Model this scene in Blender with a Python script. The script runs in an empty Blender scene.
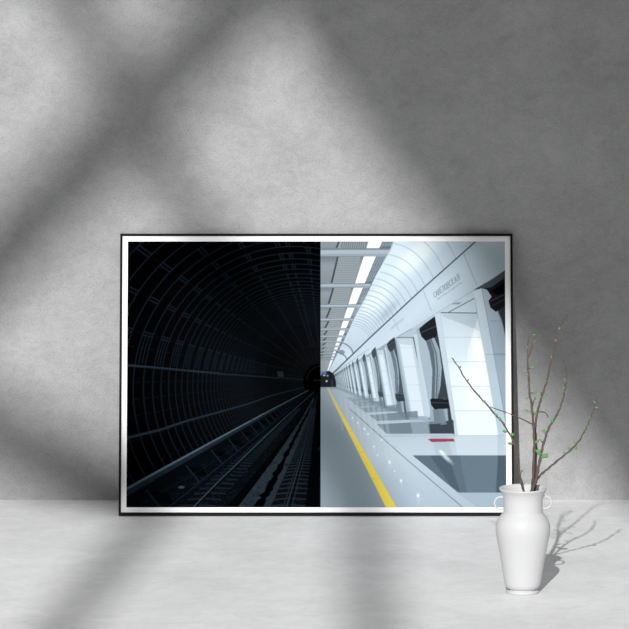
import bpy, bmesh, math, random
import numpy as np
from mathutils import Vector, Matrix
random.seed(7)
rng = np.random.RandomState(5)
S = bpy.context.scene

# ------------------------------------------------------------------ camera
FPX, PITCH, DIST = 6000.0, 0.14, 10.67
CAMH = DIST * math.tan(PITCH + math.atan(185.5 / FPX))
cam = bpy.data.cameras.new('camera'); co = bpy.data.objects.new('camera', cam)
S.collection.objects.link(co); S.camera = co
cam.sensor_width = 36.0; cam.lens = 36.0 * FPX / 629.0
cam.clip_start = 0.05; cam.clip_end = 200
co.location = (0, -DIST, CAMH); co.rotation_euler = (math.pi / 2 - PITCH, 0, 0)

# ------------------------------------------------------------------ light
SUN_DIR = Vector((0.12, 1.0, -0.55))
w = bpy.data.worlds.new('world'); S.world = w; w.use_nodes = True
w.node_tree.nodes['Background'].inputs[0].default_value = (0.985, 0.99, 1.0, 1)
w.node_tree.nodes['Background'].inputs[1].default_value = 0.33
sl = bpy.data.lights.new('sun', 'SUN'); so = bpy.data.objects.new('sun', sl)
S.collection.objects.link(so)
sl.energy = 3.6; sl.angle = math.radians(0.56)
so.rotation_euler = SUN_DIR.to_track_quat('-Z', 'Y').to_euler()
so.location = (-3, -14, 7)
S.view_settings.view_transform = 'Standard'; S.view_settings.look = 'None'
S.view_settings.gamma = 1; S.view_settings.use_curve_mapping = False
S.view_settings.exposure = 0.0

# ------------------------------------------------------------------ helpers
F = Vector((0, math.cos(PITCH), -math.sin(PITCH))); U = Vector((0, math.sin(PITCH), math.cos(PITCH)))
CP = Vector((0, -DIST, CAMH))
def ray(x, y): return F * FPX + Vector((1, 0, 0)) * (x - 314.5) - U * (y - 314.5)
def on_y(x, y, Y=0.0):
    r = ray(x, y); return CP + r * ((Y - CP.y) / r.y)
def on_floor(x, y):
    r = ray(x, y); return CP + r * (-CP.z / r.z)

def link(name, me, mat=None, parent=None, smooth=False):
    o = bpy.data.objects.new(name, me); S.collection.objects.link(o)
    if mat: me.materials.append(mat)
    if parent: o.parent = parent
    if smooth: me.polygons.foreach_set('use_smooth', [True] * len(me.polygons))
    return o
def from_bm(name, bm, mat=None, parent=None, smooth=False):
    bmesh.ops.recalc_face_normals(bm, faces=bm.faces)
    me = bpy.data.meshes.new(name); bm.to_mesh(me); bm.free()
    return link(name, me, mat, parent, smooth)
def empty(name, loc, label, cat, group=None):
    o = bpy.data.objects.new(name, None); S.collection.objects.link(o); o.location = loc
    o['label'] = label; o['category'] = cat
    if group: o['group'] = group
    return o
def box(bm, a, b):
    vs = [bm.verts.new((x, y, z)) for x in (a[0], b[0]) for y in (a[1], b[1]) for z in (a[2], b[2])]
    for f in ((0,1,3,2),(4,6,7,5),(0,4,5,1),(2,3,7,6),(0,2,6,4),(1,5,7,3)):
        bm.faces.new([vs[i] for i in f])
def prism(bm, pts, y0, y1):
    a = [bm.verts.new((x, y0, z)) for x, z in pts]; b = [bm.verts.new((x, y1, z)) for x, z in pts]
    n = len(pts)
    bm.faces.new(a); bm.faces.new(b[::-1])
    for i in range(n): bm.faces.new((a[i], a[(i+1) % n], b[(i+1) % n], b[i]))
def lathe(bm, prof, n=96):
    rings = []
    for r, z in prof:
        if r < 1e-6: rings.append([bm.verts.new((0, 0, z))])
        else: rings.append([bm.verts.new((r*math.cos(2*math.pi*i/n), r*math.sin(2*math.pi*i/n), z)) for i in range(n)])
    for A, B in zip(rings, rings[1:]):
        for i in range(n):
            j = (i+1) % n
            if len(A) == 1 and len(B) == 1: continue
            if len(A) == 1: bm.faces.new((A[0], B[i], B[j]))
            elif len(B) == 1: bm.faces.new((A[i], A[j], B[0]))
            else: bm.faces.new((A[i], A[j], B[j], B[i]))
def catmull(pts, k=6):
    P = [pts[0]*2 - pts[1]] + pts + [pts[-1]*2 - pts[-2]]
    out = []
    for i in range(1, len(P)-2):
        for s in range(k):
            t = s/k
            a, b, c, d = P[i-1], P[i], P[i+1], P[i+2]
            out.append(0.5*((2*b) + (c-a)*t + (2*a-5*b+4*c-d)*t*t + (3*b-a-3*c+d)*t**3))
    out.append(pts[-1]); return out
def tube(bm, pts, rad, n=8):
    rings = []; ref = Vector((0.1, 1, 0.05)).normalized()
    for i, p in enumerate(pts):
        t = (pts[min(i+1, len(pts)-1)] - pts[max(i-1, 0)]).normalized()
        a = t.cross(ref).normalized(); b = t.cross(a)
        rings.append([bm.verts.new(p + (a*math.cos(2*math.pi*k/n) + b*math.sin(2*math.pi*k/n))*rad[i]) for k in range(n)])
    for A, B in zip(rings, rings[1:]):
        for k in range(n): bm.faces.new((A[k], A[(k+1) % n], B[(k+1) % n], B[k]))
    bm.faces.new(rings[0][::-1]); bm.faces.new(rings[-1])

# ------------------------------------------------------------------ materials
def mat(name, col, rough=0.6, spec=0.3):
    m = bpy.data.materials.new(name); m.use_nodes = True
    b = m.node_tree.nodes['Principled BSDF']
    b.inputs['Base Color'].default_value = (*col, 1); b.inputs['Roughness'].default_value = rough
    b.inputs['Specular IOR Level'].default_value = spec
    return m
def noise(nt, vec, scale, detail=4, rough=0.55, dist=0.0):
    n = nt.nodes.new('ShaderNodeTexNoise'); n.inputs['Scale'].default_value = scale
    n.inputs['Detail'].default_value = detail; n.inputs['Roughness'].default_value = rough
    n.inputs['Distortion'].default_value = dist
    nt.links.new(vec, n.inputs['Vector']); return n.outputs['Fac']
def ramp(nt, fac, stops):
    r = nt.nodes.new('ShaderNodeValToRGB'); nt.links.new(fac, r.inputs[0])
    e = r.color_ramp.elements
    e[0].position, e[0].color = stops[0][0], (stops[0][1],)*3 + (1,)
    e[1].position, e[1].color = stops[-1][0], (stops[-1][1],)*3 + (1,)
    for p, v in stops[1:-1]:
        q = e.new(p); q.color = (v, v, v, 1)
    return r.outputs[0]
def mul(nt, a, b):
    m = nt.nodes.new('ShaderNodeMix'); m.data_type = 'RGBA'; m.blend_type = 'MULTIPLY'
    m.inputs[0].default_value = 1
    nt.links.new(a, m.inputs[6]); nt.links.new(b, m.inputs[7]); return m.outputs[2]
def concrete(name, base, stretch, mottle, speck, bump, rough):
    m = mat(name, (base,)*3, rough, 0.25); nt = m.node_tree; b = nt.nodes['Principled BSDF']
    tc = nt.nodes.new('ShaderNodeTexCoord'); mp = nt.nodes.new('ShaderNodeMapping')
    mp.inputs['Scale'].default_value = stretch; nt.links.new(tc.outputs['Object'], mp.inputs[0])
    v = mp.outputs[0]; vo = tc.outputs['Object']
    c = ramp(nt, noise(nt, v, 3.2, 7, 0.62, 0.35), [(0.3, base*(1-mottle)), (0.7, base*(1+mottle*0.7))])
    c = mul(nt, c, ramp(nt, noise(nt, v, 14, 8, 0.7, 0.9), [(0.3, 1-mottle*0.9), (0.62, 1.0)]))
    c = mul(nt, c, ramp(nt, noise(nt, v, 38, 9, 0.75, 1.2), [(0.36, 1-mottle*0.8), (0.56, 1.0)]))
    c = mul(nt, c, ramp(nt, noise(nt, vo, 420, 3, 0.7), [(0.32, 1-speck), (0.52, 1.0)]))
    c = mul(nt, c, ramp(nt, noise(nt, vo, 95, 5, 0.75), [(0.27, 1-speck*1.6), (0.36, 1.0)]))
    nt.links.new(c, b.inputs['Base Color'])
    bp = nt.nodes.new('ShaderNodeBump'); bp.inputs['Strength'].default_value = bump
    bp.inputs['Distance'].default_value = 0.002
    nt.links.new(noise(nt, v, 60, 9, 0.75, 0.4), bp.inputs['Height'])
    nt.links.new(bp.outputs[0], b.inputs['Normal'])
    return m
M_wall = concrete('grey_plaster', 0.46, (1, 1, 1.3), 0.14, 0.26, 0.9, 0.9)
M_floor = concrete('pale_concrete', 0.86, (0.8, 0.8, 1), 0.10, 0.04, 0.25, 0.7)
M_room = mat('painted_wall', (0.6, 0.6, 0.6), 0.8)
M_black = mat('black_frame', (0.009, 0.0075, 0.008), 0.6, 0.08)
M_mat = mat('white_mat_board', (0.95, 0.945, 0.95), 0.8, 0.05)
M_back = mat('backing_board', (0.25, 0.2, 0.15), 0.8)
M_vase = mat('white_ceramic', (0.60, 0.60, 0.605), 0.5, 0.25)
M_bark = mat('brown_bark', (0.10, 0.072, 0.064), 0.8, 0.15)
nt = M_bark.node_tree; tc = nt.nodes.new('ShaderNodeTexCoord')
mx = nt.nodes.new('ShaderNodeMix'); mx.data_type = 'RGBA'
mx.inputs[6].default_value = (0.075, 0.052, 0.045, 1); mx.inputs[7].default_value = (0.17, 0.125, 0.11, 1)
nt.links.new(noise(nt, tc.outputs['Object'], 160, 4), mx.inputs[0])
nt.links.new(mx.outputs[2], nt.nodes['Principled BSDF'].inputs['Base Color'])
M_bud = mat('green_bud', (0.12, 0.30, 0.095), 0.55, 0.3)

# ------------------------------------------------------------------ setting
def struct(o): o['kind'] = 'structure'; return o
bm = bmesh.new(); box(bm, (-5, -12.5, -0.12), (5, 0.2, 0)); struct(from_bm('floor', bm, M_floor))
bm = bmesh.new(); box(bm, (-5, 0, 0), (5, 0.2, 8)); struct(from_bm('wall_far', bm, M_wall))
WY = -12.0
def at_gobo(P):
    q = P - SUN_DIR * (P.y - WY); return (q.x, q.z)
K0, K1 = at_gobo(on_y(54, -330)), at_gobo(on_y(729, 629))
(kx, kz), (lx, lz) = K0, K1
ztop, zbot = at_gobo(on_y(300, -70))[1], 4.6
K0 = (kx + (lx-kx)*(ztop-kz)/(lz-kz), ztop)
t = (zbot - kz) / (lz - kz); K2 = (kx + (lx - kx)*t, zbot)
LEFT = at_gobo(on_y(-160, 300))[0]
opening = [(LEFT, zbot), K2, K0, (LEFT, ztop)]
bm = bmesh.new()
outer = [(-5, 0), (5, 0), (5, 8), (-5, 8)]
for i in range(4):
    j = (i+1) % 4
    prism(bm, [outer[i], outer[j], opening[j], opening[i]], WY-0.15, WY)
bmesh.ops.remove_doubles(bm, verts=bm.verts, dist=1e-5)
struct(from_bm('gobo_wall_back', bm, M_room))  # unseen wall, opening cut to throw shade over the far wall's upper right
def bar(bm, a, b, wd):
    a, b = Vector(a), Vector(b); d = (b-a).normalized(); n = Vector((-d.y, d.x))*wd/2
    prism(bm, [tuple(a-n), tuple(b-n), tuple(b+n), tuple(a+n)], WY-0.09, WY-0.05)
def clampbar(bm, P, Q, wd, pad=0.0):
    bar(bm, P, Q, wd)
bm = bmesh.new()
def wline(p, q, s0=0.0, s1=1.0):
    a, b = Vector(at_gobo(on_y(*p))), Vector(at_gobo(on_y(*q)))
    return a + (b-a)*s0, a + (b-a)*s1
a, b = wline((219, -4), (22, 206), -0.9, 1.7); bar(bm, a, b, 0.132)      # falls across the upper left of the wall
a, b = wline((84, 8), (206, 225), -0.9, 1.0); J2 = Vector(at_gobo(on_floor(364, 501))); bar(bm, a, b + (b-J2)*0, 0.074)
bar(bm, b + (a-b)*0.01, J2, 0.074)                                       # crosses it and runs down behind the frame
a = Vector(at_gobo(on_floor(374, 629))); bar(bm, J2, J2 + (a-J2)*1.2, 0.082)
J = Vector(at_gobo(on_floor(160, 501)))
a = Vector(at_gobo(on_floor(54, 629))); bar(bm, J, J + (a-J)*1.15, 0.078)
a = Vector(at_gobo(on_y(-60, 385))); bar(bm, J, J + (a-J)*1.3, 0.14)
struct(from_bm('gobo_bars', bm, mat('gobo_bar_paint', (0.5, 0.5, 0.5), 0.6)))  # unseen bent bars, placed only to cast the crossing shadow bands

# ------------------------------------------------------------------ framed print: the picture, drawn in numpy
SS = 4                                       # raster cells per unit; units are millimetre-like steps on the sheet
X0, Y0, X1, Y1 = 126.9, 241.0, 505.5, 507.4
Wc, Hc = int((X1-X0)*SS)//2*2, int((Y1-Y0)*SS)//2*2
A = np.zeros((Hc, Wc, 3), np.float32)
YY, XX = np.mgrid[0:Hc, 0:Wc].astype(np.float32)
XX = X0 + (XX+0.5)/SS; YY = Y0 + (YY+0.5)/SS
def bbox(xs, ys, pad=0.0):
    a = max(0, int((min(xs)-pad-X0)*SS)); b = min(Wc, int((max(xs)+pad-X0)*SS)+2)
    c = max(0, int((min(ys)-pad-Y0)*SS)); d = min(Hc, int((max(ys)+pad-Y0)*SS)+2)
    return (slice(c, d), slice(a, b)) if a < b and c < d else None
def paint(sl, m, col, al):
    if callable(col): col = col(XX[sl], YY[sl])
    col = np.asarray(col, np.float32)
    m = (m*al)[..., None]
    A[sl] = A[sl]*(1-m) + col*m
def poly(pts, col, al=1.0):
    sl = bbox([p[0] for p in pts], [p[1] for p in pts])
    if sl is None: return
    x, y = XX[sl], YY[sl]; m = np.zeros(x.shape, bool); n = len(pts)
    for i in range(n):
        (xa, ya), (xb, yb) = pts[i], pts[(i+1) % n]
        if ya == yb: continue
        m ^= ((ya > y) != (yb > y)) & (x < (xb-xa)*(y-ya)/(yb-ya)+xa)
    paint(sl, m.astype(np.float32), col, al)
def line(pts, wd, col, al=1.0, w2=None):
    w2 = wd if w2 is None else w2
    pts = [tuple(p) for p in pts]; n = len(pts)-1
    sl = bbox([p[0] for p in pts], [p[1] for p in pts], max(wd, w2)+1)
    if sl is None: return
    x, y = XX[sl], YY[sl]; m = np.zeros(x.shape, np.float32)
    for i in range(n):
        (xa, ya), (xb, yb) = pts[i], pts[i+1]
        sb = bbox((xa, xb), (ya, yb), max(wd, w2)+1)
        if sb is None: continue
        X, Y = XX[sb], YY[sb]; L = max((xb-xa)**2+(yb-ya)**2, 1e-9)
        t = np.clip(((X-xa)*(xb-xa)+(Y-ya)*(yb-ya))/L, 0, 1)
        d = np.hypot(X-xa-t*(xb-xa), Y-ya-t*(yb-ya))
        h = (wd + (w2-wd)*(i+t)/n)/2
        c = np.clip((h-d)/0.35+0.5, 0, 1)
        o = (slice(sb[0].start-sl[0].start, sb[0].stop-sl[0].start), slice(sb[1].start-sl[1].start, sb[1].stop-sl[1].start))
        m[o] = np.maximum(m[o], c)
    paint(sl, m, col, al)
def blob(cx, cy, rx, ry, col, al=1.0, soft=1.0, rot=0.0):
    R = max(rx, ry)*(1+soft)
    sl = bbox((cx-R, cx+R), (cy-R, cy+R))
    if sl is None: return
    x, y = XX[sl]-cx, YY[sl]-cy; c, s = math.cos(rot), math.sin(rot)
    d = np.hypot((x*c+y*s)/rx, (-x*s+y*c)/ry)
    paint(sl, np.clip((1+soft/2-d)/max(soft, 0.02), 0, 1)**1.5, col, al)
def grad(stops, axis=(0, 1)):
    """colour stops along a direction in sheet units: [(position, rgb), ...]"""
    ps = [s[0] for s in stops]; cs = np.array([s[1] for s in stops], float)
    def f(x, y):
        t = x*axis[0]+y*axis[1]
        return np.stack([np.interp(t, ps, cs[:, k]) for k in range(3)], -1)
    return f
def lerp(a, b, t): return a + (b-a)*t

# ---- left half: the unlit tunnel
poly([(120, 235), (321, 235), (321, 515), (120, 515)], (1, 1, 2))
blob(262, 368, 105, 100, (10, 11, 13), 0.9, 1.2)
CXu, CYu, RU = -0.166, 0.05, 0.834; VX, VY = 322.0, 379.0
def ring_r(n): return 1/(0.0053+0.000305*n)
def ring_pt(n, th):
    r = ring_r(n); return (VX + r*(CXu+RU*math.cos(th)), VY + r*(CYu+RU*math.sin(th)))
def slope_th(s):                     # the angle on the ring where the longitudinal line of that slope meets it
    best = None
    for k in range(2200):
        th = math.pi/2 + math.pi*1.1*k/900
        x, y = CXu+RU*math.cos(th), CYu+RU*math.sin(th)
        if x >= -0.001: continue
        e = abs(math.atan2(-y, -x)-math.atan(s))
        if best is None or e < best[0]: best = (e, th)
    return best[1]
TH0 = slope_th(-0.42)
for n in range(-6, 66):
    f = max(0.0, 1-max(n, 0)/55)
    col = (lerp(15, 18, f), lerp(17, 26, f), lerp(20, 34, f))
    pts = [ring_pt(n, math.pi*0.62+(math.pi*1.05)*k/60) for k in range(61)]
    line(pts, lerp(0.35, 1.15, f), col, 0.95 if n < 30 else 0.6)
SL = [(0.255, 0), (0.466, 1), (0.715, 0), (1.07, 1), (1.65, 0), (3.0, 1), (3.95, 1), (9.5, 0)]
for s, ph in SL:
    th = slope_th(s)
    for n in range(-6, 62):
        if (n+ph) % 2: continue
        f = max(0.0, 1-max(n, 0)/55)
        for dth in ((-0.011, 0.011) if n < 6 else (0,)):
            line([ring_pt(n, th+dth), ring_pt(n+1, th+dth)], lerp(0.9, 1.3 if n < 6 else 1.9, f), (lerp(27, 19, f), lerp(31, 28, f), lerp(35, 37, f)), 0.9)
    line([ring_pt(-6, th), ring_pt(60, th)], 0.4, (12, 16, 21), 0.7)
ta, tb = slope_th(0.255), slope_th(0.085)
for n in range(-6, 40):
    f = max(0.0, 1-max(n, 0)/40)
    for q in (0.33, 0.66):
        if n % 2 == 0:
            line([ring_pt(n+q, lerp(ta, tb, k/8)) for k in range(9)], lerp(0.4, 1.0, f), (18, 28, 37), 0.9)
for s in (0.17, -0.02, -0.11, -0.2, -0.33, -0.5, -0.68):
    th = slope_th(s)
    for n in range(-5, 30):
        a_, b_ = ring_pt(n, th), ring_pt(n+0.55, th)
        line([a_, b_], 0.7, (20, 27, 34), 0.55)
# far ring of lining, hole, distant lights
blob(318, 378, 37, 34, (20, 22, 24), 0.55, 0.5)
for k in range(9):
    th = math.pi*(0.98+0.062*k); line([(318+18*math.cos(th), 379+18*math.sin(th)), (318+38*math.cos(th), 379+36*math.sin(th))], 0.5, (32, 35, 38), 0.5)
blob(321, 381, 18.0, 17.6, (0, 0, 0), 1, 0.1)
line([(321+14*math.cos(math.pi*(1+k/20)), 380+14*math.sin(math.pi*(1+k/20))) for k in range(11)], 1.6, (17, 20, 22), 0.9)
for x in (314.5, 316, 318.6, 320.2): blob(x, 380.6, 0.6, 0.5, (62, 72, 76), 0.8, 0.6)
# cables and pipes on the lining
line([(126, 365.4), (160, 368.3), (220, 374), (270, 377.5), (303, 379.5)], 2.3, (27, 38, 48), 1, 0.9)
line([(126, 364.6), (220, 373.2)], 0.5, (50, 64, 76), 0.6)
poly([(277, 371.5), (283, 372), (284, 377), (278, 377)], (42, 48, 52))
line([(126, 438.3), (160, 430), (190, 420), (220, 412), (250, 403.5), (269, 396.5), (303, 387.5)], 2.7, (28, 40, 50), 1, 0.9)
# ballast bed below the contact rail
poly([(127, 496), (220, 442), (306, 393), (321, 393), (321, 508), (127, 508)], (6, 9, 13))
for k in range(2200):
    t_ = rng.rand()**0.6; y = lerp(400, 507, t_)
    xl = lerp(296, 135, t_); x = lerp(xl, 318, rng.rand())
    g = rng.rand()
    blob(x, y, 0.5+1.6*t_*rng.rand(), 0.4+0.7*t_*rng.rand(), (8+16*g, 12+20*g, 17+24*g), 0.5, 0.6)
# brackets holding the contact rail
for k in range(26):
    z = 1/(0.0055+0.0016*k); x = 322-z*0.96; y = 381+z*0.60
    s = z/180
    line([(x, y), (x+16*s, y+20*s)], 1.5*s+0.3, (26, 38, 48), 0.85)
    poly([(x+2*s, y+2*s), (x+20*s, y+1*s), (x+26*s, y+14*s), (x+14*s, y+12*s)], (1, 2, 3), 0.8)
# contact rail cover (the thick bright pipe)
line([(124, 493.5), (160, 473), (220, 439.5), (264, 415), (308, 391)], 8.6, (24, 34, 42), 1, 1.0)
line([(124, 490.5), (160, 470.4), (220, 437.6), (264, 413.7), (308, 390.4)], 3.0, (62, 80, 92), 1, 0.6)
line([(124, 490.2), (160, 470.1), (220, 437.4), (264, 413.5)], 0.8, (96, 116, 126), 0.7, 0.4)
for k in range(70):
    t_ = rng.rand(); x = lerp(126, 300, t_)
    blob(x, 494-(x-126)*0.575+rng.randn()*0.8, 2.2*(1-t_)+0.4, 1.2*(1-t_)+0.3, (34, 44, 52), 0.25, 0.8)
blob(182, 486.8, 3.4, 1.5, (62, 80, 88), 0.9, 0.5)
# rails with sleepers
def fan(xb, yb, xt, yt, z):          # a point on the rail line: z = 1 at the sheet's foot, 0 far away
    return (lerp(xt, xb, z), lerp(yt, yb, z))
def sleepers(b, e, l, r, col, N=95):
    for k in range(N):
        z = 1/(1+0.062*k)*1.03
        x, y = fan(b[0], b[1], e[0], e[1], z)
        line([(x-l*z, y+1*z), (x-1.5*z, y-0.4*z)], 2.1*z, col, 0.8, 1.6*z)
        line([(x+2.5*z, y-0.2*z), (x+r*z, y+0.8*z)], 2.1*z, col, 0.8, 1.6*z)
sleepers((194, 508), (317, 391), 17, 18, (24, 34, 43))
sleepers((286, 508), (319, 391), 15, 20, (31, 41, 49))
line([(168, 508), (226, 461), (300, 401)], 1.6, (24, 34, 42), 0.8, 0.4)
line([(136, 508), (220, 458), (296, 402)], 1.0, (16, 24, 31), 0.8, 0.3)
line([(193, 508), (220, 481), (283.6, 420), (314, 393)], 2.8, (6, 9, 12), 1, 0.7)
line([(192.5, 508), (220, 480), (283.6, 419), (314, 392)], 1.1, (52, 72, 84), 1, 0.5)
# drain between the rails: pale silt with a ragged dark gap
poly([(226, 508), (262, 465), (296, 424), (312, 398), (313, 398), (299, 426), (271, 465), (237, 508)], (2, 3, 4), 0.95)
poly([(237, 508), (271, 463), (298, 424), (313, 398), (314.5, 398), (308, 420), (291, 460), (270, 508)], (36, 47, 55), 0.9)
for k in range(120):
    t_ = rng.rand(); y = lerp(405, 507, t_); x = lerp(lerp(311, 239, t_), lerp(313, 268, t_), rng.rand())
    blob(x, y, 1.2+2*t_*rng.rand(), 0.8+1.3*t_*rng.rand(), (42, 54, 60) if k % 3 else (16, 22, 27), 0.45, 0.8)
L_, R_ = [], []
for k in range(40):
    t_ = k/39; y = lerp(508, 404, t_); x = lerp(258, 312, t_**0.95)
    ww = lerp(5.2, 0.5, t_)
    L_.append((x-ww*(0.5+rng.rand()), y)); R_.append((x+ww*(0.3+rng.rand()*0.8), y))
poly(L_+R_[::-1], (0, 1, 1), 0.97)
for dx, c, ww in ((-3.4, (28, 38, 46), 1.2), (0, (40, 52, 61), 1.3), (3.0, (4, 5, 7), 1.5), (5.2, (32, 43, 51), 1.0)):
    line([(286+dx, 508), (298+dx*0.62, 468), (309+dx*0.32, 428), (317, 396)], ww, c, 0.95, 0.4)
poly([(305, 508), (311, 455), (316.5, 400), (321, 395), (321, 508)], (2, 3, 4), 0.9)
line([(319.6, 508), (319.6, 478)], 0.8, (22, 32, 44), 0.8)
line([(318, 450), (321, 446)], 0.8, (70, 68, 30), 0.8)

# ---- right half: the lit station hall
WX, WY2 = 326.0, 382.0
poly([(320.5, 235), (510, 235), (510, 515), (320.5, 515)], (165, 185, 198))
# suspended ceiling at left
poly([(320.5, 235), (372, 235), (326, 376), (320.5, 376)], grad([(320, (150, 160, 168)), (345, (168, 180, 188)), (370, (150, 160, 168))], (1, 0)))
poly([(380, 235), (396, 235), (375, 278), (364, 300), (354, 318), (344, 340), (327, 375), (325, 375), (345, 325)], (120, 134, 146))
beamY = [(248.3, 255.8), (283.6, 287.2), (304.6, 307.2), (318.6, 320.4), (328.6, 330.0), (335.8, 337.0), (341.4, 342.4), (346, 346.8), (350, 350.7), (353.4, 354), (356.4, 357), (359, 359.5)]
def stripL(y): return lerp(326.0, 368.6, (374-y)/(374-240.8))
def stripR(y): return lerp(327.0, 382.2, (374-y)/(374-240.8))
def vaultL(y):
    ys = [236, 250, 276, 300, 318, 340, 376]; xs = [397, 390.5, 375.5, 364.5, 354.5, 344.5, 326]
    return float(np.interp(y, ys, xs))
prev = 236.0
for i, (ya, yb) in enumerate(beamY):
    h = ya-prev
    xl_t = lerp(321, 340, max(0, (375-prev)/134)) - 0.5; xl_b = lerp(321, 340, max(0, (375-ya)/134))
    # recess shade, then louvre panel
    poly([(320.5, prev), (stripL(prev), prev), (stripL(ya), ya), (320.5, ya)], grad([(prev, (105, 115, 123)), (prev+h*0.35, (140, 151, 159)), (ya, (128, 139, 147))]), 0.9)
    poly([(xl_t-0.6, prev+0.6), (stripL(prev)-3, prev+0.6), (stripL(ya)-0.8, ya-0.5), (xl_b-3.6, ya-0.5)], (58, 68, 76), 0.9)
    poly([(xl_t+1.2, prev+0.6), (stripL(prev)-3, prev+0.6), (stripL(ya)-0.8, ya-0.5), (xl_b-1.6, ya-0.5)], (150, 160, 165))
    if i < 7:
        N = max(3, int(h/1.75))
        for k in range(1, N):
            y = lerp(prev+0.6, ya-0.5, k/N)
            line([(lerp(xl_t+1.2, xl_b-1.6, k/N), y), (lerp(stripL(prev)-3, stripL(ya)-0.8, k/N), y+0.3)], 0.5, (112, 124, 131), 0.75 if i else 0.4)
        if i == 0:
            for k in range(13):
                x = lerp(342, 368, k/12); line([(x+0.5, 240), (x-0.8, 248)], 0.8, (95, 106, 113), 0.9)
    prev = yb
# luminous strip
poly([(stripL(236), 236), (stripR(236), 236), (stripR(374), 374), (stripL(374), 374)], (255, 255, 252))
# grey ribs between strip and vault
for k in range(30):
    z = k/29
    y = lerp(238, 372, z**0.6)
    line([(stripR(y)+0.3, y), (vaultL(y), y-0.8)], 0.7*(1-z)+0.2, (98, 111, 122), 0.6)
for q in (0.2, 0.45, 0.7):
    line([(lerp(stripR(y), vaultL(y), q), y) for y in range(236, 376, 6)], 0.9, (150, 163, 173), 0.7, 0.3)
for i, (ya, yb) in enumerate(beamY):
    for q, c in ((0, (118, 130, 140)), (0.22, (172, 186, 196)), (0.75, (150, 164, 175))):
        y = lerp(ya, yb, q); y2 = yb + (1.0 if q > .7 else 0)
        poly([(320.5, y), (vaultL(y)-1, y-0.3), (vaultL(y2)-1, y2-0.3), (320.5, y2)], c, 0.95)
    line([(320.5, yb+0.6), (stripL(yb), yb+0.6)], 0.5, (96, 106, 114), 0.8)
    poly([(stripR(ya)+0.5, ya-1.6), (vaultL(ya)-0.5, ya-2.6), (vaultL(ya)-0.5, ya), (stripR(ya)+0.5, ya)], (84, 96, 107), 0.55)
# vault
vault = [(397, 236)] + [(vaultL(y), y) for y in range(240, 376, 4)] + [(330, 376.0), (368.6, 339), (420, 291), (476, 241), (484, 235)]
poly(vault, grad([(560, (176, 196, 210)), (600, (196, 214, 226)), (650, (214, 233, 244)), (690, (203, 221, 233)), (735, (190, 208, 221))], (1, 1)))
blob(416, 256, 34, 11, (240, 251, 255), 0.8, 1.0, -0.72)
blob(376, 300, 24, 9, (233, 245, 251), 0.75, 1.0, -0.8)
blob(388, 312, 15, 4, (160, 176, 190), 0.5, 1.0, -0.8)
def frieze_top(x): return float(np.interp(x, [330, 368.6, 420, 476, 484], [375.5, 339, 291, 241.2, 234.5]))
for k in range(40):
    z = 0.00609+0.0008*k                   # evenly spaced seams along the vault
    sc_ = 1/z
    a_, c_, b_ = [(WX+sc_*u, WY2+sc_*v) for u, v in ((0.60, -1.29), (0.86, -1.27), (1.0, -0.985))]
    if b_[0] < 480: b_ = (b_[0], frieze_top(b_[0]))
    pts = [((1-q)**2*a_[0]+2*q*(1-q)*c_[0]+q*q*b_[0], (1-q)**2*a_[1]+2*q*(1-q)*c_[1]+q*q*b_[1]) for q in np.linspace(0, 1, 16)]
    pts = [p for p in pts if p[0] > vaultL(max(p[1], 236))-0.5]
    if len(pts) > 1: line(pts, 0.65 if k < 22 else 0.4, (148, 164, 178), 0.8 if k < 22 else 0.5)
for (xa, ya), (xc, yc), (xb, yb) in (((341, 343), (351, 345), (353, 354)), ((336, 352), (345, 354), (347, 360))):
    line([((1-q)**2*xa+2*q*(1-q)*xc+q*q*xb, (1-q)**2*ya+2*q*(1-q)*yc+q*q*yb) for q in np.linspace(0, 1, 8)], 1.1, (96, 108, 120), 0.9)
blob(341.5, 352.5, 3.2, 2.6, (120, 132, 143), 0.9, 0.6)
# frieze with its upper shadow gap
fr = [(476, 241.3), (420, 291), (368.6, 339), (332, 374.5), (332, 376), (404.5, 332.5), (437, 313.3), (474, 290), (505.6, 269.4), (510, 266), (510, 235), (483, 235)]
poly(fr, grad([(560, (176, 197, 210)), (690, (190, 209, 221)), (728, (200, 218, 230)), (760, (186, 203, 214)), (800, (186, 202, 214))], (1, 1)))
line([(332, 374.3), (368.6, 339), (420, 291), (476, 241.2), (484, 234)], 1.3, (74, 82, 88), 0.95)
line([(330, 376), (368.6, 349)], 0.5, (140, 155, 166), 0.8)
line([(464.2, 254.5), (476.5, 285)], 0.6, (140, 155, 168), 0.9)
line([(423.1, 290.3), (431, 311)], 0.6, (140, 155, 168), 0.8)
line([(393, 319), (399, 331)], 0.5, (150, 165, 176), 0.8)
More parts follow.
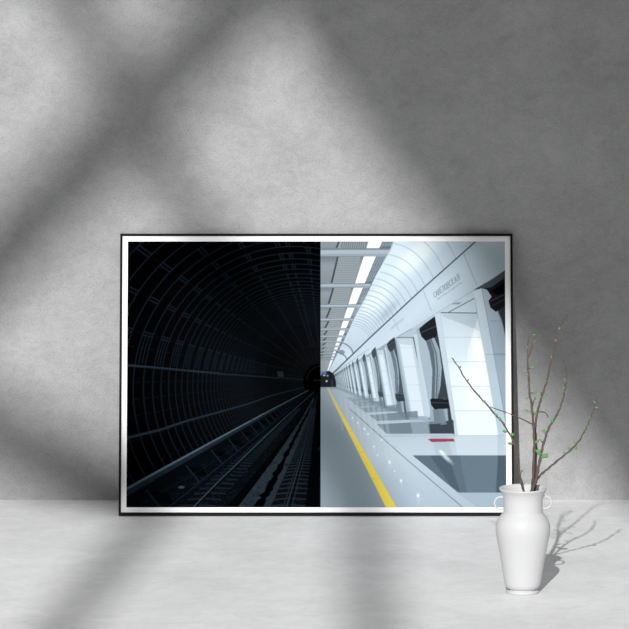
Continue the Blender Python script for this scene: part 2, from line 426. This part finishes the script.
# station name in Cyrillic capitals, with the small Latin line under it
GL = {'С': [[(1, .85), (.7, 1), (.25, 1), (0, .75), (0, .25), (.25, 0), (.7, 0), (1, .15)]],
      'А': [[(0, 0), (.5, 1), (1, 0)], [(.2, .38), (.8, .38)]],
      'В': [[(0, 0), (0, 1), (.7, 1), (.85, .8), (.7, .55), (0, .55)], [(.7, .55), (.95, .3), (.75, 0), (0, 0)]],
      'Ё': [[(1, 1), (0, 1), (0, 0), (1, 0)], [(0, .52), (.8, .52)], [(.25, 1.22), (.3, 1.22)], [(.7, 1.22), (.75, 1.22)]],
      'Л': [[(0, 0), (.2, .15), (.3, 1), (1, 1), (1, 0)]],
      'О': [[(.3, 0), (0, .3), (0, .7), (.3, 1), (.7, 1), (1, .7), (1, .3), (.7, 0), (.3, 0)]],
      'К': [[(0, 0), (0, 1)], [(.9, 1), (0, .45), (1, 0)]],
      'Я': [[(1, 0), (1, 1), (.3, 1), (.1, .78), (.3, .52), (1, .52)], [(.5, .52), (0, 0)]],
      'S': [[(1, .85), (.6, 1), (0, .8), (.2, .55), (.9, .4), (.9, .1), (.5, 0), (0, .15)]],
      'A': [[(0, 0), (.5, 1), (1, 0)], [(.2, .38), (.8, .38)]],
      'V': [[(0, 1), (.5, 0), (1, 1)]], 'Y': [[(0, 1), (.5, .5), (1, 1)], [(.5, .5), (.5, 0)]],
      'O': [[(.3, 0), (0, .3), (0, .7), (.3, 1), (.7, 1), (1, .7), (1, .3), (.7, 0), (.3, 0)]],
      'L': [[(0, 1), (0, 0), (1, 0)]], 'K': [[(0, 0), (0, 1)], [(.9, 1), (0, .45), (1, 0)]]}
def text(s, p, q, h0, h1, up, wd, col, al):
    n = len(s); tot = 0
    for i, ch in enumerate(s):
        for st in GL[ch]:
            pts = []
            for gx, gy in st:
                t = (i+0.1+gx*0.72)/n; t = t*(0.86+0.14*t)
                h = lerp(h0, h1, t)
                bx, by = lerp(p[0], q[0], t), lerp(p[1], q[1], t)
                pts.append((bx+up[0]*gy*h, by+up[1]*gy*h))
            line(pts, wd, col, al)
text('САВЁЛОВСКАЯ', (434.2, 298.0), (460.2, 279.3), 4.9, 6.1, (-0.24, -0.97), 0.6, (92, 103, 115), 0.6)
text('SAVYOLOVSKAYA', (437.0, 300.4), (462.0, 283.2), 1.3, 1.6, (-0.24, -0.97), 0.45, (138, 152, 164), 0.7)
text('САВЁЛОВСКАЯ', (391.0, 330.0), (403.5, 320.3), 2.4, 2.8, (-0.24, -0.97), 0.4, (160, 175, 186), 0.7)

# floor of the platform
poly([(320.5, 387.2), (338, 387.2), (360, 394), (400, 412), (450, 430), (510, 436), (510, 515), (320.5, 515)],
     grad([(387, (168, 183, 193)), (425, (176, 192, 203)), (455, (190, 206, 217)), (507, (172, 190, 203))]))
poly([(320.5, 387.2), (327, 387.2), (386.5, 508), (320.5, 508)], grad([(387, (164, 178, 187)), (430, (142, 158, 168)), (508, (152, 168, 178))]))
# ---- far wall of the hall behind the columns
poly([(331, 376), (404.5, 333), (505.6, 270), (510, 266), (510, 436), (497, 436), (409, 418), (360, 398.5), (334, 388)], (150, 168, 180))

def H(pts, s): return [(WX+(x-WX)*s, WY2+(y-WY2)*s) for x, y in pts]
def HB(pts, s, k):
    out = []
    for x, y in pts:
        xl = 396+13.7*(y-338)/78
        out.append((WX+(xl-WX)*s+(x-xl)*k, WY2+(y-WY2)*s))
    return out
# bays from far to near; s is the size of each bay beside the second nearest column
zs = [0.01418+0.00545*i for i in range(0, 24)]
for i in range(23, -1, -1):
    s = 0.01418/zs[i]
    kq = (1/(zs[i]-0.0052)-1/zs[i])/(1/(zs[0]-0.0052)-1/zs[0])
    def far(c):
        k_ = min(0.65, (1-s)*0.75)
        return tuple(lerp(v, t_, k_) for v, t_ in zip(c, (140, 158, 170))) if sum(c) < 330 else c
    def hp(pts, col, al=1.0): col = far(col); poly(HB(pts, s, kq), col, al)
    def hl(pts, wd, col, al=1.0): line(HB(pts, s, kq), max(wd*s, 0.25), col, al)
    hp([(412.6, 338), (424, 329), (438, 322), (454, 435), (427, 418)], (58, 66, 73))                       # dark opening
    hp([(413.5, 331.5), (425, 331), (430, 350), (433, 370), (432, 395), (430, 418), (427, 418), (421, 385), (417, 360)], (166, 183, 195))
    hp([(413.2, 335), (416.6, 334), (420.5, 360), (425, 385), (430.8, 418), (427, 418)], (192, 209, 219))
    hp([(437, 399), (446, 399), (448, 424), (452, 434), (429, 425), (430, 404)], (150, 168, 181))
    hp([(424.5, 338), (429, 337.5), (433.6, 352), (435, 370), (434, 399), (431, 399), (432, 370), (429, 352)], (92, 105, 115))
    hp([(429, 337.5), (433, 340), (437.5, 355), (438.8, 370), (437, 399), (434, 399), (435, 370), (433.6, 352)], (138, 155, 166))
    hl([(430, 338), (435.5, 353), (437, 370), (435.5, 399)], 1.0, (80, 92, 102))
    hp([(431, 337), (434, 338), (439, 350), (441.4, 368), (440, 386), (437.5, 397), (438.8, 372), (437.5, 355)], (150, 167, 178))
    hp([(419, 330), (425, 325.5), (437, 320), (438, 332), (432, 338), (425, 341), (421, 336.5)], (34, 39, 44))
    hl([(419, 333), (437, 327)], 0.8, (80, 90, 98), 0.8)
    hl([(421.5, 337.5), (436, 332)], 0.6, (70, 80, 88), 0.8)
    hp([(429.6, 400), (431, 398.5), (449, 399.5), (451, 408.5), (434, 409.5), (430.5, 405)], (30, 35, 40))
    hl([(430.5, 402.6), (449.5, 403.4)], 0.6, (78, 88, 96), 0.8)
    hp([(432.5, 409.5), (441, 409.5), (443, 424), (434, 425)], (112, 128, 140))
    # white slanting column at the left of the bay
    wtop = {0: 16.6}.get(i, 14.5)
    hp([(396, 338.5), (396+wtop, 338), (396+wtop+15, 416.3), (409.7, 416.3)], (214, 228, 237))
    hp([(396, 338.5), (398.2, 338.4), (411.5, 416.3), (409.7, 416.3)], (178, 195, 206))
    hp([(396+wtop-2, 338), (396+wtop, 338), (396+wtop+15.6, 418), (396+wtop+11, 416.5)], (180, 198, 210), 0.7)
    hp([(396, 338.5), (396+wtop, 338), (396+wtop+1.5, 346), (397, 344)], (188, 203, 213), 0.8)
    for yy in (348, 367, 385, 401):
        t = (yy-338)/78; hl([(396.5+13.7*t, yy), (396+wtop+14*t, yy)], 0.35, (160, 177, 189), 0.8)
# soffit and recess right of the nearest two columns
poly([(404.5, 332.7), (437, 313.3), (434.5, 318), (418, 328), (412, 337.6), (396.5, 338)], (176, 193, 204))
poly([(419, 329), (425, 323.5), (434.5, 316.5), (437.5, 330), (436, 337), (425, 341), (421, 336.5)], (30, 34, 39))
line([(420.5, 333), (436.5, 326)], 0.8, (78, 88, 96), 0.8)
line([(396.5, 337.7), (412, 337.9)], 0.8, (90, 102, 112), 0.9)
line([(399, 336), (411.5, 329)], 0.6, (120, 134, 145), 0.8)
# nearest bay, right edge of the sheet
poly([(481.5, 288.5), (506, 273), (510, 273), (510, 440), (505.5, 440), (493, 350)], grad([(290, (172, 188, 200)), (340, (156, 173, 187)), (440, (146, 164, 179))]))
line([(490, 321), (510, 322)], 0.5, (112, 128, 142), 0.8); line([(493.5, 354.3), (510, 354.3)], 0.7, (100, 116, 130), 0.9)
poly([(497, 309), (502, 306), (510, 306), (510, 352), (505.5, 336), (501.5, 320)], (50, 57, 64))
line([(497.5, 311), (502, 323), (506, 341)], 0.8, (112, 126, 138), 0.9)
poly([(481.7, 288), (492, 284), (506, 272), (510, 270), (510, 306), (505.5, 305.5), (495.7, 312), (490.4, 308), (488.3, 301), (491.5, 297), (487, 290)], (26, 29, 33))
poly([(474, 289.5), (492, 279.5), (505.6, 269.8), (510, 266), (510, 276), (505.5, 277), (492, 287), (481.7, 289)], (74, 84, 91))
poly([(491, 291), (506, 281), (510, 281), (510, 292), (497, 295)], (8, 9, 11))
line([(490, 301.5), (506, 293.5)], 0.9, (66, 75, 83), 0.9); line([(492, 306), (506, 299)], 0.7, (58, 66, 74), 0.9)
# recess wall above and right of the nearest column's face
poly([(437, 313.3), (474, 290.5), (476.5, 314.5), (437, 314.5)], (186, 202, 213))
poly([(453, 303.5), (461, 302), (459, 304.5), (451, 304.5)], (118, 132, 143), 0.8)
# nearest column
poly([(434.3, 314), (477, 314), (497.5, 435.5), (453.8, 435.5)], grad([(314, (198, 213, 223)), (345, (210, 225, 234)), (385, (226, 239, 246)), (435, (232, 243, 249))]))
poly([(444, 314.4), (477, 314.2), (479.4, 331), (441, 316)], (176, 192, 203), 0.9)
poly([(434.3, 314), (440.2, 314), (457, 435.5), (453.8, 435.5)], (196, 212, 222))
line([(440.2, 314), (457, 435.5)], 0.6, (176, 193, 205), 0.8)
poly([(477.5, 318), (483.5, 352), (489, 385), (468, 385), (467, 352)], (250, 255, 255), 0.35)
blob(478, 350, 16, 5.5, (255, 255, 255), 0.95, 1.0, 1.36)
blob(470, 375, 20, 14, (244, 252, 255), 0.55, 1.1)
blob(477, 392, 13, 26, (246, 253, 255), 0.6, 1.0)
for yy in (337.5, 362, 386.5, 411):
    t = (yy-314)/121.5; line([(441+16*t, yy), (477+20*t, yy)], 0.5, (170, 186, 198), 0.85)
line([(441, 312.9), (476.4, 313.3)], 0.9, (70, 80, 88), 0.95)
line([(448.5, 312.4), (474, 298.6)], 0.8, (74, 84, 92), 0.9)
# slab edge in front of the recess
poly([(473.8, 291.2), (481.7, 288.2), (493, 352), (505.6, 430), (505.6, 440), (497.4, 435.5)], grad([(290, (200, 215, 225)), (360, (178, 196, 209)), (436, (186, 203, 215))]))
line([(481.7, 288.5), (493, 352), (505.5, 425)], 0.7, (128, 144, 158), 0.8)
line([(485.3, 354.8), (493.4, 354.6)], 0.5, (140, 156, 169), 0.8)

# end of the hall
poly([(320.5, 376), (323, 372), (329, 371), (333.5, 374), (335.6, 381), (336, 387.5), (320.5, 387.5)], (34, 39, 45))
poly([(320.8, 371.5), (326.5, 372), (326, 374.5), (320.8, 374.3)], (96, 116, 190))
blob(324, 375.6, 1.6, 0.7, (210, 220, 225), 0.9, 0.5); blob(327.4, 376, 0.9, 1.1, (190, 200, 206), 0.8, 0.6)
blob(326.4, 381.3, 0.95, 1.1, (225, 240, 245), 0.95, 0.5)
line([(331.5, 380), (332.5, 387)], 0.7, (90, 104, 112), 0.7)
poly([(320.5, 387.2), (337, 387.2), (341, 389.4), (320.5, 389.4)], (150, 166, 176), 0.9)

# polished floor: dark reflections, seams, glints, markings
def refl(pts, col, al): poly(pts, col, al)
for i in range(1, 6):
    s = 0.01418/zs[i]
    refl(H([(385, 428), (452, 422), (453, 434), (396, 436)], s), (98, 113, 124), 0.85-0.12*i)
    refl(H([(398, 446), (440, 440), (470, 448), (420, 458)], s), (128, 145, 156), 0.12)
poly([(376.5, 424.3), (410, 422.5), (453, 420.5), (453.8, 433.8), (386, 433.8)], (112, 128, 140))
poly([(427, 424.2), (438, 423.8), (452.2, 419.5), (453.8, 433.6), (429, 433.6)], (60, 69, 77))
poly([(409, 417), (428, 417), (429.5, 433.6), (412, 433.6)], (160, 177, 188), 0.55)
poly([(438, 409), (443, 409), (446, 424.5), (440, 425)], (118, 134, 146), 0.9)
poly([(411.8, 455.3), (510, 455.3), (510, 492.2), (457, 492.2)], (92, 110, 122))
poly([(429, 455.3), (448, 455.3), (459, 492.2), (450, 486)], (72, 88, 100), 0.7)
poly([(459, 455.3), (497, 455.3), (494, 492.2), (466, 492.2)], (112, 130, 142), 0.5)
poly([(497, 455.3), (510, 455.3), (510, 492.2), (495, 492.2)], (72, 88, 100), 0.8)
poly([(454, 436), (497, 436), (496, 455), (456, 455)], (206, 220, 229), 0.7)
poly([(430, 436), (446, 436), (452, 455), (436, 455)], (168, 184, 195), 0.6)
poly([(456, 492.4), (510, 492.4), (510, 508), (478, 508)], (160, 180, 194), 0.8)
line([(350, 409.5), (404, 457.5), (463.5, 508.5)], 0.8, (98, 114, 126), 0.9)
line([(380, 436.2), (510, 435.4)], 0.5, (150, 166, 178), 0.8)
line([(320.5, 440), (350, 440)], 0.4, (130, 146, 156), 0.5); line([(320.5, 470), (367, 470)], 0.4, (130, 146, 156), 0.5)
for k in range(9):
    x = 340+k*5.5; line([(x, 398+k*1.5), (x+2+k, 430+k*5)], 1.6+0.25*k, (196, 211, 221), 0.25)
poly([(426.8, 438.9), (452.6, 438.6), (454.2, 441.4), (431, 442)], (150, 58, 76), 0.95)
for x, y, r in ((389, 462, 1.4), (400.3, 480.5, 1.3), (417.3, 495, 1.5), (364, 428.8, 1.0), (367.8, 434, .9), (373.6, 446.5, .9), (352, 418, .8), (381, 440, .7), (357.5, 423, .8), (394, 471, .7), (377, 455, .8)):
    blob(x, y, r, r*1.5, (240, 249, 253), 0.9, 0.9); blob(x+0.6, y+4, r*0.8, r*3, (205, 219, 228), 0.35, 1.2)
blob(445, 457, 8.5, 2.2, (226, 240, 247), 0.75, 1.1, 0.78); blob(441, 452, 3.2, 1.2, (250, 255, 255), 0.85, 0.9, 0.7)
# yellow safety line
poly([(326.6, 388), (328.2, 388), (339.6, 409.5), (396.8, 508.5), (386.2, 508.5), (336.6, 409.5)], grad([(388, (206, 200, 150)), (405, (232, 214, 118)), (430, (244, 220, 98)), (508, (250, 226, 92))]))
for yq in (431, 452, 478): line([(lerp(336.6, 386.2, (yq-409.5)/99), yq), (lerp(339.6, 396.8, (yq-409.5)/99)+0.5, yq)], 0.4, (196, 180, 90), 0.7)

# fold to sheet resolution, add a little film grain, turn sRGB into reflectance
A = A.reshape(Hc//2, 2, Wc//2, 2, 3).mean((1, 3))
right = (np.arange(Wc//2) > (320.5-X0)*2)[None, :, None]
A = A + rng.randn(*A.shape[:2], 1)*np.where(right, 1.6, 0.5)
lin = np.clip(A/255.0, 0, 1); lin = np.where(lin < 0.04045, lin/12.92, ((lin+0.055)/1.055)**2.4)
lin = np.clip(lin*0.75, 0, 1)
lin = lin[::-1]
nh, nw = lin.shape[:2]

LEAN, FH, FT, FW, FCX = 0.32671665, 0.50907438, 0.011, 0.7025, (316.4-314.5)*10.67/6000
g = FH*math.sin(LEAN)
frame = empty('framed_poster', (FCX, -g, 0), 'wide black-edged framed metro print with a white mat border, leaning against the grey wall', 'picture')
frame.rotation_euler = (-LEAN, 0, 0)        # local: x width, z up the frame, -y towards the room
def fx(px): return (px-316.2)/393.6*0.7025
def fz(py): return (514.7-py)/281.1*FH
def ring_mesh(name, xo, zo0, zo1, xi, zi0, zi1, y0, y1, m):
    bm = bmesh.new()
    O = [(-xo, zo0), (xo, zo0), (xo, zo1), (-xo, zo1)]; I = [(-xi, zi0), (xi, zi0), (xi, zi1), (-xi, zi1)]
    for i in range(4):
        j = (i+1) % 4
        vs = [[bm.verts.new((x, y, z)) for (x, z) in (O[i], O[j], I[j], I[i])] for y in (y0, y1)]
        a_, b_ = vs
        bm.faces.new(a_); bm.faces.new(b_[::-1]); bm.faces.new((a_[0], b_[0], b_[1], a_[1])); bm.faces.new((a_[2], b_[2], b_[3], a_[3]))
    bmesh.ops.remove_doubles(bm, verts=bm.verts, dist=1e-6)
    return from_bm(name, bm, m, frame)
bw = 2.3/393.6*FW
ring_mesh('moulding', FW/2, 0, FH, FW/2-bw, bw*1.0, FH-bw, -FT, 0, M_black)
ring_mesh('mat_board', FW/2-bw*0.9, bw, FH-bw*0.9, (fx(505.3)-fx(127.1))/2, fz(507.2), fz(241.2), -FT+0.0025, -FT+0.0040, M_mat)
bm = bmesh.new(); box(bm, (-FW/2+bw*0.9, -0.0065, bw), (FW/2-bw*0.9, -0.001, FH-bw*0.9)); from_bm('backing_board', bm, M_back, frame)
xs = np.linspace(fx(X0), fx(X0+nw/2), nw); zs_ = np.linspace(fz(Y0+nh/2), fz(Y0), nh)
vx, vz = np.meshgrid(xs, zs_)
V = np.stack([vx, np.full_like(vx, -FT+0.0041), vz], -1).reshape(-1, 3).astype(np.float32)
idx = np.arange(nh*nw).reshape(nh, nw)
Q = np.stack([idx[:-1, :-1], idx[:-1, 1:], idx[1:, 1:], idx[1:, :-1]], -1).reshape(-1, 4)
me = bpy.data.meshes.new('print')
me.vertices.add(len(V)); me.vertices.foreach_set('co', V.ravel())
me.loops.add(Q.size); me.loops.foreach_set('vertex_index', Q.ravel().astype(np.int32))
me.polygons.add(len(Q)); me.polygons.foreach_set('loop_start', np.arange(0, Q.size, 4, dtype=np.int32))
me.polygons.foreach_set('loop_total', np.full(len(Q), 4, np.int32))
me.update(calc_edges=True)
ca = me.color_attributes.new('ink', 'FLOAT_COLOR', 'POINT')
rgba = np.concatenate([lin.reshape(-1, 3), np.ones((nh*nw, 1))], 1).astype(np.float32)
ca.data.foreach_set('color', rgba.ravel())
M_print = mat('printed_paper', (0.5,)*3, 0.9, 0.0)
at = M_print.node_tree.nodes.new('ShaderNodeAttribute'); at.attribute_name = 'ink'
M_print.node_tree.links.new(at.outputs['Color'], M_print.node_tree.nodes['Principled BSDF'].inputs['Base Color'])
po = link('print', me, M_print, frame)
po['label'] = 'print of a dark rail tunnel beside a bright white station platform with a yellow line'

# ------------------------------------------------------------------ vase
base = on_floor(522.6, 592.6)
depth = (base-CP).dot(F); PX = FPX/depth
ca_ = math.cos(PITCH+0.045)
def vh(py): return max(0.0, (592.6-py)/PX/ca_)
vase = empty('vase', base, 'white ceramic urn vase with two ring handles, holding twigs, right of the framed print', 'vase')
outer_p = [(0, 592.6), (15.2, 592.6), (16.1, 591.8), (16.1, 590.6), (15.0, 589.9), (13.6, 589.4), (13.6, 588.6), (15.6, 587.4), (17.3, 585.2), (18.2, 582), (19.2, 576),
           (20.9, 566), (22.7, 556), (24.6, 546), (26.3, 537.5), (27.1, 532), (27.3, 528), (26.7, 523.5), (25.2, 519.5), (22.9, 516), (20.6, 513.4), (19.7, 511.8), (19.55, 509), (19.5, 503), (19.8, 498.5), (20.9, 494.5),
           (22.3, 491.8), (23.6, 489.9), (24.0, 489.0), (23.8, 488.2), (23.1, 488.0)]
inner_p = [(21.6, 490), (20.0, 493.5), (18.7, 498), (18.2, 505), (18.3, 512), (21.5, 517), (25, 524), (25.6, 531), (22.5, 550), (18, 572), (15.5, 584), (0, 585)]
def prof(P): return [(r/PX, vh(y)) for r, y in P]
def smoothprof(P):
    q = catmull([Vector((r, z, 0)) for r, z in P], 3); return [(max(0, v.x), v.y) for v in q]
foot_i = 6
bm = bmesh.new(); lathe(bm, prof(outer_p[:foot_i+1]) + [(0, vh(588.8))]); from_bm('foot', bm, M_vase, vase, True)
bm = bmesh.new(); lathe(bm, [(0, vh(588.9))] + smoothprof(prof(outer_p[foot_i:]))+smoothprof(prof(inner_p))[:-1]+[(0, vh(585))]); from_bm('body', bm, M_vase, vase, True)
for sgn, cx, cy in ((-1, 500.2, 503.4), (1, 544.8, 502.6)):
    bm = bmesh.new(); pts = []
    for k in range(33):
        a = math.radians(62+236*k/32) if sgn < 0 else math.radians(118-236*k/32)
        pts.append(Vector(((cx-522.6+6.0*math.cos(a))/PX, 0, vh(cy-6.2*math.sin(a)))))
    pts = [pts[0]+Vector((-sgn*2.0/PX, 0, 0))] + pts + [pts[-1]+Vector((-sgn*2.0/PX, 0, 0))]
    tube(bm, pts, [0.95/PX]*len(pts), 12); from_bm('handle', bm, M_vase, vase, True)

# ------------------------------------------------------------------ budding branches
def C(x, y): return (440+x/3.7, 310+y/3.7)
BR = [
 ('thin twig in the white vase arching far left across the framed print', [(531, 520), (523.6, 490), (521, 480), (516.5, 457.3), (513.5, 442.4), (505, 426), (495.4, 414.6), (483, 400.5), (467, 381), (459, 368), (452, 358)], -0.01, -0.05, 1.35,
  [], [(55,193),(70,215),(98,262),(143,316),(162,337),(207,388),(225,410),(240,450),(265,460),(260,495),(300,597)]),
 ('straight upright twig in the white vase with forked tip and long left side shoot', [(530, 520), (532.3, 489), (533.2, 478), (534.4, 445), (533.6, 426), (531.3, 404.6), (529, 388), (528, 361), (530, 353), (533.2, 342), (536, 333)], 0.0, 0.0, 1.9,
  [([(528, 361), (527.6, 348), (528.8, 336)], .7), ([(533.4, 425), (524, 420), (509, 413.5), (490, 406.8)], .7), ([(529.3, 393), (534.2, 393)], .6), ([(532.2, 409), (534, 400), (535, 397)], .6), ([(528.5, 368.5), (531.3, 368.5)], .6)],
  [(322,137),(350,92),(347,118),(326,187),(340,216),(323,240),(333,268),(325,283),(350,307),(322,327),(347,335),(320,372),(337,378)]),
 ('tallest twig in the white vase, reaching the highest tip, with a small hooked shoot', [(528, 520), (534.5, 489), (535.6, 478), (536, 445), (535.3, 426), (537.8, 410), (542, 396.5), (546.8, 381), (550.8, 362.7), (556.8, 341), (559.5, 327.6), (567, 315)], 0.012, 0.03, 1.6,
  [([(536.6, 412.3), (541.5, 411.8), (545.8, 413), (548.3, 417.4)], .75), ([(541.5, 398), (541, 392)], .6)],
  [(442,68),(432,118),(412,175),(395,265),(393,308),(374,324),(352,384)]),
 ('curved twig in the white vase bowing right with its tip bent back left', [(522, 520), (533, 489), (536.5, 478), (540.5, 457), (544, 442.4), (548, 430), (555, 418), (560.3, 407.3), (564.3, 393.8), (566.5, 376), (564.9, 365.4), (563.2, 360)], -0.012, -0.02, 1.7,
  [([(544, 444), (539.5, 439)], .6)],
  [(463,260),(460,288),(465,304),(447,360),(414,410),(387,450),(360,487),(365,528),(385,540)]),
 ('lowest twig in the white vase, sweeping out furthest to the right', [(519, 520), (532, 489), (536.5, 480), (544, 472), (556, 462), (569.7, 450.5), (577.8, 442.4), (586, 429), (591, 416.8), (595.4, 404.6), (598, 395)], -0.006, 0.02, 1.3,
  [], [(577,345),(579,361),(556,402),(547,430),(541,450),(519,472),(500,492),(502,510),(477,512),(466,534)])]
big = {(365,528): 1.9, (385,540): 1.9, (414,410): 1.3, (352,384): 1.35, (387,450): 1.25, (265,460): 1.3, (260,495): 1.2, (225,410): 1.1, (502,510): 1.1, (300,597): 1.1, (240,450): 1.1, (360,487): 1.15, (350,307): 1.1, (340,216): 1.05}
for label, pts, y0, y1, r0, twigs, buds in BR:
    n = len(pts)
    def yat(py): return base.y + y0 + (y1-y0)*max(0.0, min(1.0, (489-py)/150))
    root = None
    bm = bmesh.new()
    P3 = [on_y(x, y, yat(y)) for x, y in pts]
    org = Vector(P3[0])
    cur = catmull([p-org for p in P3], 6)
    for k in range(2, len(cur)-1):
        cur[k] = cur[k] + Vector((random.uniform(-1, 1), random.uniform(-1, 1), random.uniform(-1, 1)))*0.0006
    N = len(cur)
    rad = [(r0*(1-k/(N-1))**0.9*0.62+0.46)/PX*(1+0.10*math.sin(k*1.9)+(0.25 if k % 7 == 3 else 0)) for k in range(N)]
    tube(bm, cur, rad, 8)
    for tp, tr in twigs:
        c2 = catmull([on_y(x, y, yat(y))-org for x, y in tp], 5)
        tube(bm, c2, [tr/PX*(1-0.35*k/len(c2)) for k in range(len(c2))], 7)
        cur = cur + c2
    root = from_bm('budding_twig', bm, M_bark, None, True)
    root.location = org; root['label'] = label; root['category'] = 'twig'
    for b_ in buds:
        px, py = C(*b_); sc = big.get(b_, 0.85)*1.18
        q = on_y(px, py, yat(py)) - org
        near = min(cur, key=lambda c: (c-q).length)
        d = q-near
        sd = 1 if random.random() < .5 else -1
        if d.length < 0.8/PX: d = Vector((sd, random.uniform(-.4, .4), .8)).normalized()*1.4/PX; q = near + d*0.9
        d = (d.normalized() + Vector((0, random.uniform(-.4, 0), .35))).normalized()
        L = 2.0*sc/PX; R = 1.15*sc/PX
        bm = bmesh.new()
        for s_ in ((0, 1.0), (1, 0.55)) if sc > 1.1 else ((0, 1.0),):
            ax = d if s_[0] == 0 else (d+Vector((d.z, -.3, -d.x))*0.8).normalized()
            ring = [Vector((0, 0, 0))]
            bl = bmesh.new()
            lathe(bl, [(0, -L), (R*0.55, -L*0.75), (R, -L*0.2), (R*0.85, L*0.3), (R*0.4, L*0.85), (0, L*1.15)], 8)
            rot = ax.to_track_quat('Z', 'Y').to_matrix().to_4x4()
            bl.transform(Matrix.Translation(q + ax*(s_[0]*L*0.4)) @ rot @ Matrix.Diagonal((1, .8, s_[1], 1)))
            tmp = bpy.data.meshes.new('t'); bl.to_mesh(tmp); bl.free(); bm.from_mesh(tmp); bpy.data.meshes.remove(tmp)
        # short stalk joining the bud to the twig
        if (q-near).length > 0.5/PX: tube(bm, [near, q], [0.5/PX, 0.5/PX], 6)
        from_bm('bud', bm, M_bud, root, True)
